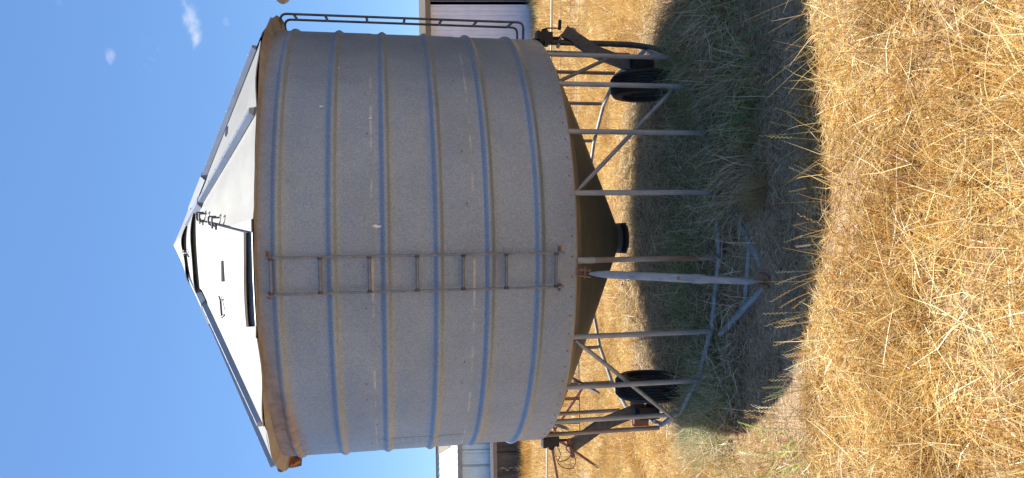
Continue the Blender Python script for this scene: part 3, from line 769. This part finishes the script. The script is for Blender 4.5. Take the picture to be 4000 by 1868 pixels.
def pick(pal, n, p=None):
    c = pal[rng.choice(len(pal), n, p=p)]; return np.clip(c*rng.uniform(.82, 1.18, (n, 1))*rng.uniform(.95, 1.05, (n, 3)), 0, .95)
def vnoise(x, y, s, seed=0):
    a = np.sin(x*s+seed*1.3+1.7*np.sin(y*s*.7+seed))+np.sin(y*s*1.23-seed*.7+1.3*np.sin(x*s*.83+2*seed)); return a/4+.5
def inview(x, y, m=.35):
    d = y+6.413; return (d > 1.5) & (np.abs(x-.0) < .345*d+m)
def scatter(n, x0, x1, y0, y1, fn):
    x = rng.uniform(x0, x1, n); y = rng.uniform(y0, y1, n); k = inview(x, y) & (rng.random(n) < fn(x, y)); x, y = x[k], y[k]
    return np.c_[x, y, gh(x, y)-.003]
def shade(x, y):
    """the ground under and before the bin where green stays: a property of the growth, near the bin"""
    return (np.hypot(x, (y-.1)/1.15) < 1.95)
def bare(x, y):
    """worn soil in front of the drawbar and along the strip"""
    a = np.exp(-((y+2.45+.08*np.sin(x*3))**2)/.05)*.80
    b = np.exp(-(((x+.25)/.60)**2+((y+2.05)/.36)**2))*.99
    c = np.exp(-(((x+1.35)/.35)**2+((y+1.75)/.35)**2))*.9
    d = np.exp(-(((x+.25)/.42)**2+((y+1.6)/.42)**2))*.97
    return np.clip(np.maximum(np.maximum(a*(.5+.5*vnoise(x, y, 3, 4)), b), np.maximum(c, d)), 0, 1)

def thatch(key, n, box, pal, l=(.05, .18), w=(.0016, .0032), zmax=.05, fn=lambda x, y: 1.0):
    B = scatter(n, *box, fn); N = len(B)
    B[:, 2] += rng.random(N)**2*zmax
    blades(key, B, rng.uniform(0, 2*np.pi, N), rng.normal(1.5, .22, N), rng.normal(0, .5, N), rng.uniform(*l, N), rng.uniform(*w, N), pick(pal, N), 2, .25)
def stand(key, n, box, pal, l, w, lean=.5, fn=lambda x, y: 1.0, seg=3, head=None, curl=.7, clump=None):
    B = scatter(n, *box, fn); N = len(B)
    h = rng.uniform(0, 2*np.pi, N) if head is None else head(B[:, 0], B[:, 1])+rng.normal(0, .7, N)
    blades(key, B, h, np.abs(rng.normal(lean, .35, N)), rng.normal(curl, .5, N), rng.uniform(*l, N)*(.6+.8*vnoise(B[:, 0], B[:, 1], 4, 2)), rng.uniform(*w, N), pick(pal, N), seg, .08)
def tufts(key, cent, per, pal, l, w, spread=.05, lean=(.1, .95), curl=.5, headbias=None, seg=3):
    for (x, y) in cent:
        N = int(per*rng.uniform(.6, 1.3)); r = np.abs(rng.normal(0, spread, N)); a = rng.uniform(0, 2*np.pi, N)
        B = np.c_[x+r*np.cos(a), y+r*np.sin(a), np.zeros(N)]; B[:, 2] = gh(B[:, 0], B[:, 1])-.004
        L0 = rng.uniform(*l)
        hh = a+rng.normal(0, .5, N)
        if headbias is not None: hh = np.where(rng.random(N) < .6, headbias+rng.normal(0, .6, N), hh)
        blades(key, B, hh, rng.uniform(*lean, N), rng.normal(curl, .35, N), L0*rng.uniform(.5, 1.1, N), rng.uniform(*w, N), pick(pal, N), seg, .05)

def seedheads(key, n, box, pal, l, fn=lambda x, y: 1., head=None, lean=.35, k=11, hs=.8, w=.0026):
    B = scatter(n, *box, fn); N = len(B)
    h = rng.uniform(0, 2*np.pi, N) if head is None else np.full(N, head)+rng.normal(0, hs, N)
    L_ = rng.uniform(*l, N); col = pick(pal, N)
    P = blades(key, B, h, np.abs(rng.normal(lean, .3, N)), rng.normal(.25, .25, N), L_, np.full(N, w), col, 5, .03)
    # spikelets alternate along the last part of the stem
    for i in range(k):
        t = .62+.38*i/(k-1); f = t*5; j = min(4, int(f)); p = P[:, j]+(P[:, j+1]-P[:, j])*(f-j)
        d = P[:, j+1]-P[:, j]; d /= np.linalg.norm(d, axis=1)[:, None]+1e-9
        s = np.cross(d, np.array([0, 1., .3])); s /= np.linalg.norm(s, axis=1)[:, None]+1e-9
        sg = 1 if i % 2 else -1; ax = d*.95+s*.30*sg; ax /= np.linalg.norm(ax, axis=1)[:, None]; wv = np.cross(ax, np.cross(s, d)+.2*s); wv /= np.linalg.norm(wv, axis=1)[:, None]+1e-9
        ln = .017; wd = .0042
        V = np.stack([p, p+ax*ln*.45+wv*wd*.5, p+ax*ln, p+ax*ln*.45-wv*wd*.5], 1)
        F = np.arange(N)[:, None]*4+np.arange(4)[None]
        C = np.repeat(np.clip(col*1.12, 0, .95)[:, None], 4, 1).reshape(-1, 3)
        emit(key, V.reshape(-1, 3), F, C)
    return P

def pt(az, r): return (r*math.sin(R(az)), -r*math.cos(R(az)))
def build_grass():
    # sunlit straw in the foreground
    near = (-3.2, 3.2, -5.2, -2.62)
    D = lambda x, y: np.clip(-.05+1.5*vnoise(x, y, 2.6, 1)*vnoise(x, y, 5.3, 9)*1.6, .10, 1)
    H = lambda y: np.clip((-2.9-y)/1.3, 0, 1)
    thatch('dry_straw', 130000, near, STRAW, (.03, .13), (.0022, .005), .035, lambda x, y: np.clip(D(x, y)*1.3, 0, 1))
    thatch('dry_straw', 30000, near, DARKS, (.03, .12), (.002, .004), .02, lambda x, y: 1.0)
    stand('dry_straw', 26000, near, STRAW, (.04, .11), (.002, .0042), .9, lambda x, y: D(x, y), curl=.6)
    stand('dry_straw', 26000, near, STRAW, (.09, .24), (.0024, .0048), .85, lambda x, y: D(x, y)*H(y), curl=.6)
    c = [(x, y) for x, y in zip(rng.uniform(-2.2, 2.2, 110), rng.uniform(-5.0, -2.95, 110)) if inview(x, y)]
    tufts('dry_straw', [p for p in c if p[1] > -3.5], 60, STRAW, (.07, .16), (.0024, .0046), .05, (.3, 1.4), .5)
    tufts('dry_straw', [p for p in c if p[1] <= -3.5], 100, STRAW, (.16, .34), (.0026, .0052), .06, (.15, 1.35), .5)
    c = [(x, y) for x, y in zip(rng.uniform(-2.2, 2.2, 40), rng.uniform(-5.0, -3.2, 40)) if inview(x, y)]
    tufts('dry_straw', c, 60, DARKS, (.12, .3), (.0024, .004), .05, (.1, 1.2), .5)
    thatch('dry_straw', 9000, (-3.2, 3.2, -5.2, -3.05), STRAW[[0, 1, 3, 5, 5]], (.16, .38), (.0026, .0042), .14, lambda x, y: H(y)*.8+.2)
    stand('dry_straw', 9000, (-3.2, 3.2, -5.2, -3.1), STRAW, (.22, .42), (.0024, .004), .95, lambda x, y: vnoise(x, y, 3.1, 8)**1.5, seg=4)
    # long pale stalks close to the viewer, sweeping up from the lower right
    tufts('dry_straw', [(1.05, -4.5), (.8, -4.75), (1.3, -4.1), (.55, -4.6), (.2, -4.75), (-.3, -4.8), (1.35, -3.7), (-.8, -4.6), (1.0, -3.5)], 55, STRAW[[0, 1, 3, 5, 4]], (.36, .58), (.0026, .0042), .10, (.4, 1.25), .3, headbias=2.4, seg=4)
    seedheads('dry_straw', 300, (-2.6, 2.6, -5.0, -3.3), STRAW[[0, 1, 3, 5]], (.22, .46), lambda x, y: vnoise(x, y, 3.3, 6), None, .85)
    for (x, y, n, hd, l0) in ((-.95, -2.72, 12, 1.9, .30), (-.75, -2.80, 8, 2.1, .28), (-1.15, -2.55, 9, 1.8, .28), (-.42, -2.84, 7, 2.2, .24), (-.2, -2.86, 5, 2.4, .24), (.02, -2.9, 4, 1.9, .2), (-1.33, -2.25, 6, 2.0, .2), (.52, -2.92, 4, 1.2, .27), (.30, -2.94, 3, 1.5, .2), (-.6, -2.9, 5, 2.3, .22)):
        seedheads('dry_straw', n, (x-.07, x+.07, y-.05, y+.04), STRAW[[1, 3, 5, 0]] if rng.random() < .8 else np.array([[.35, .40, .15], [.5, .47, .2]]), (l0*.75, l0*1.25), head=hd, lean=.45, hs=.35, w=.0032)
        tufts('dry_straw', [(x, y)], 40, STRAW, (.07, .13), (.0024, .004), .05, (.2, 1.3), .5)
    # reddish curled leaves along the sunlit edge
    c = [(x, -2.78+.05*math.sin(x*5)-.03*abs(x)+rng.normal()*.04) for x in np.arange(-1.2, 1.3, .09)]
    tufts('dry_straw', c, 22, np.array([[.42, .22, .10], [.55, .33, .14], [.62, .45, .22]]), (.06, .15), (.002, .0036), .03, (.3, 1.3), 1.6, seg=4)
    seedheads('green_grass', 60, (-1.7, -1.0, -2.9, -2.2), GREEN[[1, 3]]*2.2, (.12, .26), head=2.8, lean=.6)
    # litter over the worn strip and round the drawbar
    strip = (-1.65, 2.4, -2.9, -1.2)
    thatch('dead_litter', 40000, strip, np.vstack([BROWN, GREYG, DARKS*.7]), (.04, .15), (.0018, .0036), .02, lambda x, y: (1-.94*bare(x, y))*np.where(y < -2.75, .5, 1))
    stand('dead_litter', 14000, strip, BROWN, (.05, .12), (.0016, .0028), .8, lambda x, y: (1-.95*bare(x, y)))
    # the bin's own growth: grey-brown dead grass over a green base
    under = (-2.1, 2.3, -1.8, 2.2)
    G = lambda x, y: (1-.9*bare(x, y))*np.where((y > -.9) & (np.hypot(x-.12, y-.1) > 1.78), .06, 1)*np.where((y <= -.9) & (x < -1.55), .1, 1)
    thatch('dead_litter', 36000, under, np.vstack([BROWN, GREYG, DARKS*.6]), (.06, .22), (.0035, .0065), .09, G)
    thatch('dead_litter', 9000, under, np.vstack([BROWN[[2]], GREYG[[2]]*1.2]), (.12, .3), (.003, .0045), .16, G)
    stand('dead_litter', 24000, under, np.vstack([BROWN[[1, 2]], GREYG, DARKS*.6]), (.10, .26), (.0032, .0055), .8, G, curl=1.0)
    green = lambda x, y: np.clip(np.exp(-(((x-1.25)/.6)**2+((y+1.15)/.55)**2))+np.exp(-(((x-.75)/.38)**2+((y+1.75)/.28)**2))+.8*np.exp(-(((x+.55)/.8)**2+((y+.9)/.45)**2))+.9*np.exp(-(((x+1.25)/.4)**2+((y+1.15)/.4)**2))+.5*np.exp(-(((x-.1)/.8)**2+((y+.7)/.4)**2)), 0, 1)*G(x, y)*.95
    g0 = green; green = lambda x, y: g0(x, y)*np.where(x < -1.5, .08, 1)
    stand('green_grass', 36000, (-2.1, 2.4, -2.3, .6), np.vstack([GREEN, GREEN, GREYG[:1]]), (.10, .28), (.003, .0052), .55, green, curl=1.0)
    stand('dead_litter', 9000, (-2.1, 2.4, -2.3, .6), np.clip(GREYG*1.25, 0, .9), (.2, .36), (.0026, .0042), .55, lambda x, y: green(x, y)*.8+.12*(np.hypot(x-.12, y+.4) < 1.7), curl=.7)
    c = [(x, y) for x, y in zip(rng.uniform(-1.8, 2.2, 90), rng.uniform(-2.1, 1.4, 90)) if rng.random() > bare(x, y)*1.6 and math.hypot(x-.15, y+.2) < 1.75+(.35 if x > .5 else 0)]
    tufts('dead_litter', c, 90, np.vstack([BROWN[[1, 2]], GREYG]), (.16, .30), (.002, .0032), .04, (.1, 1.2), .8)
    # taller growth hiding the feet of the legs on the right and far left
    c = [pt(az, r) for az in np.arange(8, 88, 3.0) for r in (1.62, 1.78, 1.98)] + [pt(az, 2.15) for az in np.arange(24, 70, 4.)]
    c = [(x+rng.normal()*.05, y+rng.normal()*.05) for x, y in c]
    tufts('green_grass', c[::3], 55, np.vstack([GREEN, GREYG[:1]]), (.28, .42), (.003, .005), .07, (.05, .9), 1.0, headbias=2.8, seg=4)
    tufts('dead_litter', c[1::3]+c[2::3], 46, np.vstack([BROWN[[1, 2]], GREYG, DARKS*.7]), (.28, .46), (.003, .005), .07, (.05, .9), 1.0, headbias=2.8, seg=4)
    tufts('dead_litter', [(-1.58, -.62), (-1.52, -.75), (-1.60, -.48), (-1.45, -.88)], 45, np.vstack([BROWN[[1, 2]], GREEN[[1]]]), (.24, .34), (.003, .005), .05, (.05, .9), .8, seg=4)
    c = [pt(az, r) for az in np.arange(-72, -30, 3.0) for r in (1.58, 1.74, 1.9)]
    tufts('dead_litter', c[::2], 90, np.vstack([BROWN[[1, 2]], GREYG]), (.22, .36), (.002, .0034), .06, (.05, .9), .9, seg=4)
    tufts('green_grass', c[1::2], 80, np.vstack([GREEN, GREYG]), (.20, .34), (.002, .0034), .06, (.05, .9), .9, seg=4)
    tufts('dead_litter', [(.25, -2.12), (.20, -2.15), (.30, -2.18)], 130, np.array([[.44, .33, .17], [.36, .25, .12], [.5, .4, .22]]), (.24, .30), (.0022, .0034), .03, (.0, 1.0), .5, seg=4)
    # bright golden grass behind the bin
    back = (-3.6, 3.6, 1.0, 5.5)
    D2 = lambda x, y: np.clip(.35+.9*vnoise(x, y, 2.1, 3), .2, 1)
    thatch('golden_grass', 60000, back, STRAW, (.08, .25), (.003, .0055), .07, D2)
    stand('golden_grass', 46000, back, STRAW, (.10, .26), (.0028, .005), .6, D2, curl=.8)
    stand('golden_grass', 12000, (1.2, 3.4, -1.2, 3.0), STRAW, (.12, .3), (.0028, .0045), .6, lambda x, y: np.where(np.hypot(x-.2, y-.2) > 2.0, 1, 0), curl=.8)
    stand('golden_grass', 14000, (-3.2, -1.2, -2.3, 3.0), STRAW, (.08, .24), (.0026, .0045), .6, lambda x, y: np.where(np.hypot(x+.0, y-.2) > 1.75, 1, 0)*(1-.8*bare(x, y)), curl=.8)
    thatch('golden_grass', 30000, (-3.2, 3.2, -.6, 2.6), STRAW, (.06, .2), (.0028, .005), .05, lambda x, y: np.where(np.hypot(x+.0, y-.2) > 1.7, 1, 0))
    thatch('golden_grass', 26000, (-3.2, -1.1, -2.6, 3.0), STRAW, (.05, .18), (.002, .004), .04, lambda x, y: np.where(np.hypot(x+.0, y-.2) > 1.75, 1, 0)*(1-.8*bare(x, y)))
    stand('green_grass', 900, (-2.2, -1.5, -2.3, -1.4), GREEN*1.1, (.08, .2), (.002, .0035), .6, lambda x, y: vnoise(x, y, 6, 2)**3)
    far = (-8, 8, 5.5, 19.5)
    stand('golden_grass', 70000, far, STRAW, (.14, .30), (.007, .013), .45, lambda x, y: np.clip(1.3-y/22, .3, 1), seg=2, curl=.7)
    thatch('golden_grass', 30000, far, STRAW, (.12, .3), (.008, .014), .08)
    # fringe against the sheds
    stand('golden_grass', 9000, (-9, -4, 17.2, 18.9), STRAW[[0, 1, 4]], (.2, .42), (.007, .012), .25, seg=2)
    stand('golden_grass', 5000, (3.2, 8, 11.6, 12.9), STRAW[[3, 5, 1]], (.15, .34), (.006, .010), .3, seg=2)
build_grass()
GM = grass_material('grass_blades')
LBL = {'dry_straw': 'long dry yellow straw and seed stalks covering the sunlit foreground', 'dead_litter': 'grey brown dead grass matted in the shade below the bin',
       'green_grass': 'fresh green grass growing among the legs of the bin', 'golden_grass': 'golden dry grass of the paddock behind and beside the bin'}
def finish_grass():
    for key in BV:
        V = np.concatenate(BV[key]); off = 0; Fs = []
        for F, n in BF[key]: Fs.append(F+off); off += n
        F = np.concatenate(Fs); C = np.concatenate(BC[key])
        me = bpy.data.meshes.new(key); me.vertices.add(len(V)); me.vertices.foreach_set('co', V.astype(np.float32).ravel())
        me.loops.add(F.size); me.loops.foreach_set('vertex_index', F.astype(np.int32).ravel())
        me.polygons.add(len(F)); me.polygons.foreach_set('loop_start', (np.arange(len(F))*4).astype(np.int32))
        me.update(calc_edges=True)
        at = me.color_attributes.new('tint', 'FLOAT_COLOR', 'POINT'); at.data.foreach_set('color', np.c_[C, np.ones(len(C))].astype(np.float32).ravel())
        o = obj(key, me, GM); tag(o, LBL[key], 'grass', None, 'stuff')
        print(key, len(F)*2, 'tris')
finish_grass()
# small stones on the worn strip
def stones():
    b = MB(); m = mat('pale_stone', (.30, .26, .22), .9, var2=(.62, .58, .52), scale=30)
    n = 0
    while n < 900:
        x = rng.uniform(-1.9, 2.0); y = rng.uniform(-2.85, -1.3)
        if rng.random() > bare(np.array(x), np.array(y)): continue
        n += 1; s = rng.uniform(.0015, .006) if rng.random() < .95 else rng.uniform(.006, .014); z = float(gh(np.array(x), np.array(y)))
        vs = [(x+s*math.cos(a)*rng.uniform(.7, 1.2), y+s*math.sin(a)*rng.uniform(.7, 1.2), z) for a in np.linspace(0, 2*math.pi, 6)[:-1]]+[(x, y, z+s*.8)]
        b.add(vs, [(i, (i+1) % 5, 5) for i in range(5)])
    tag(obj('gravel', b.me('gravel'), m), 'small pale stones scattered on the bare shaded soil', 'gravel', None, 'stuff')
stones()
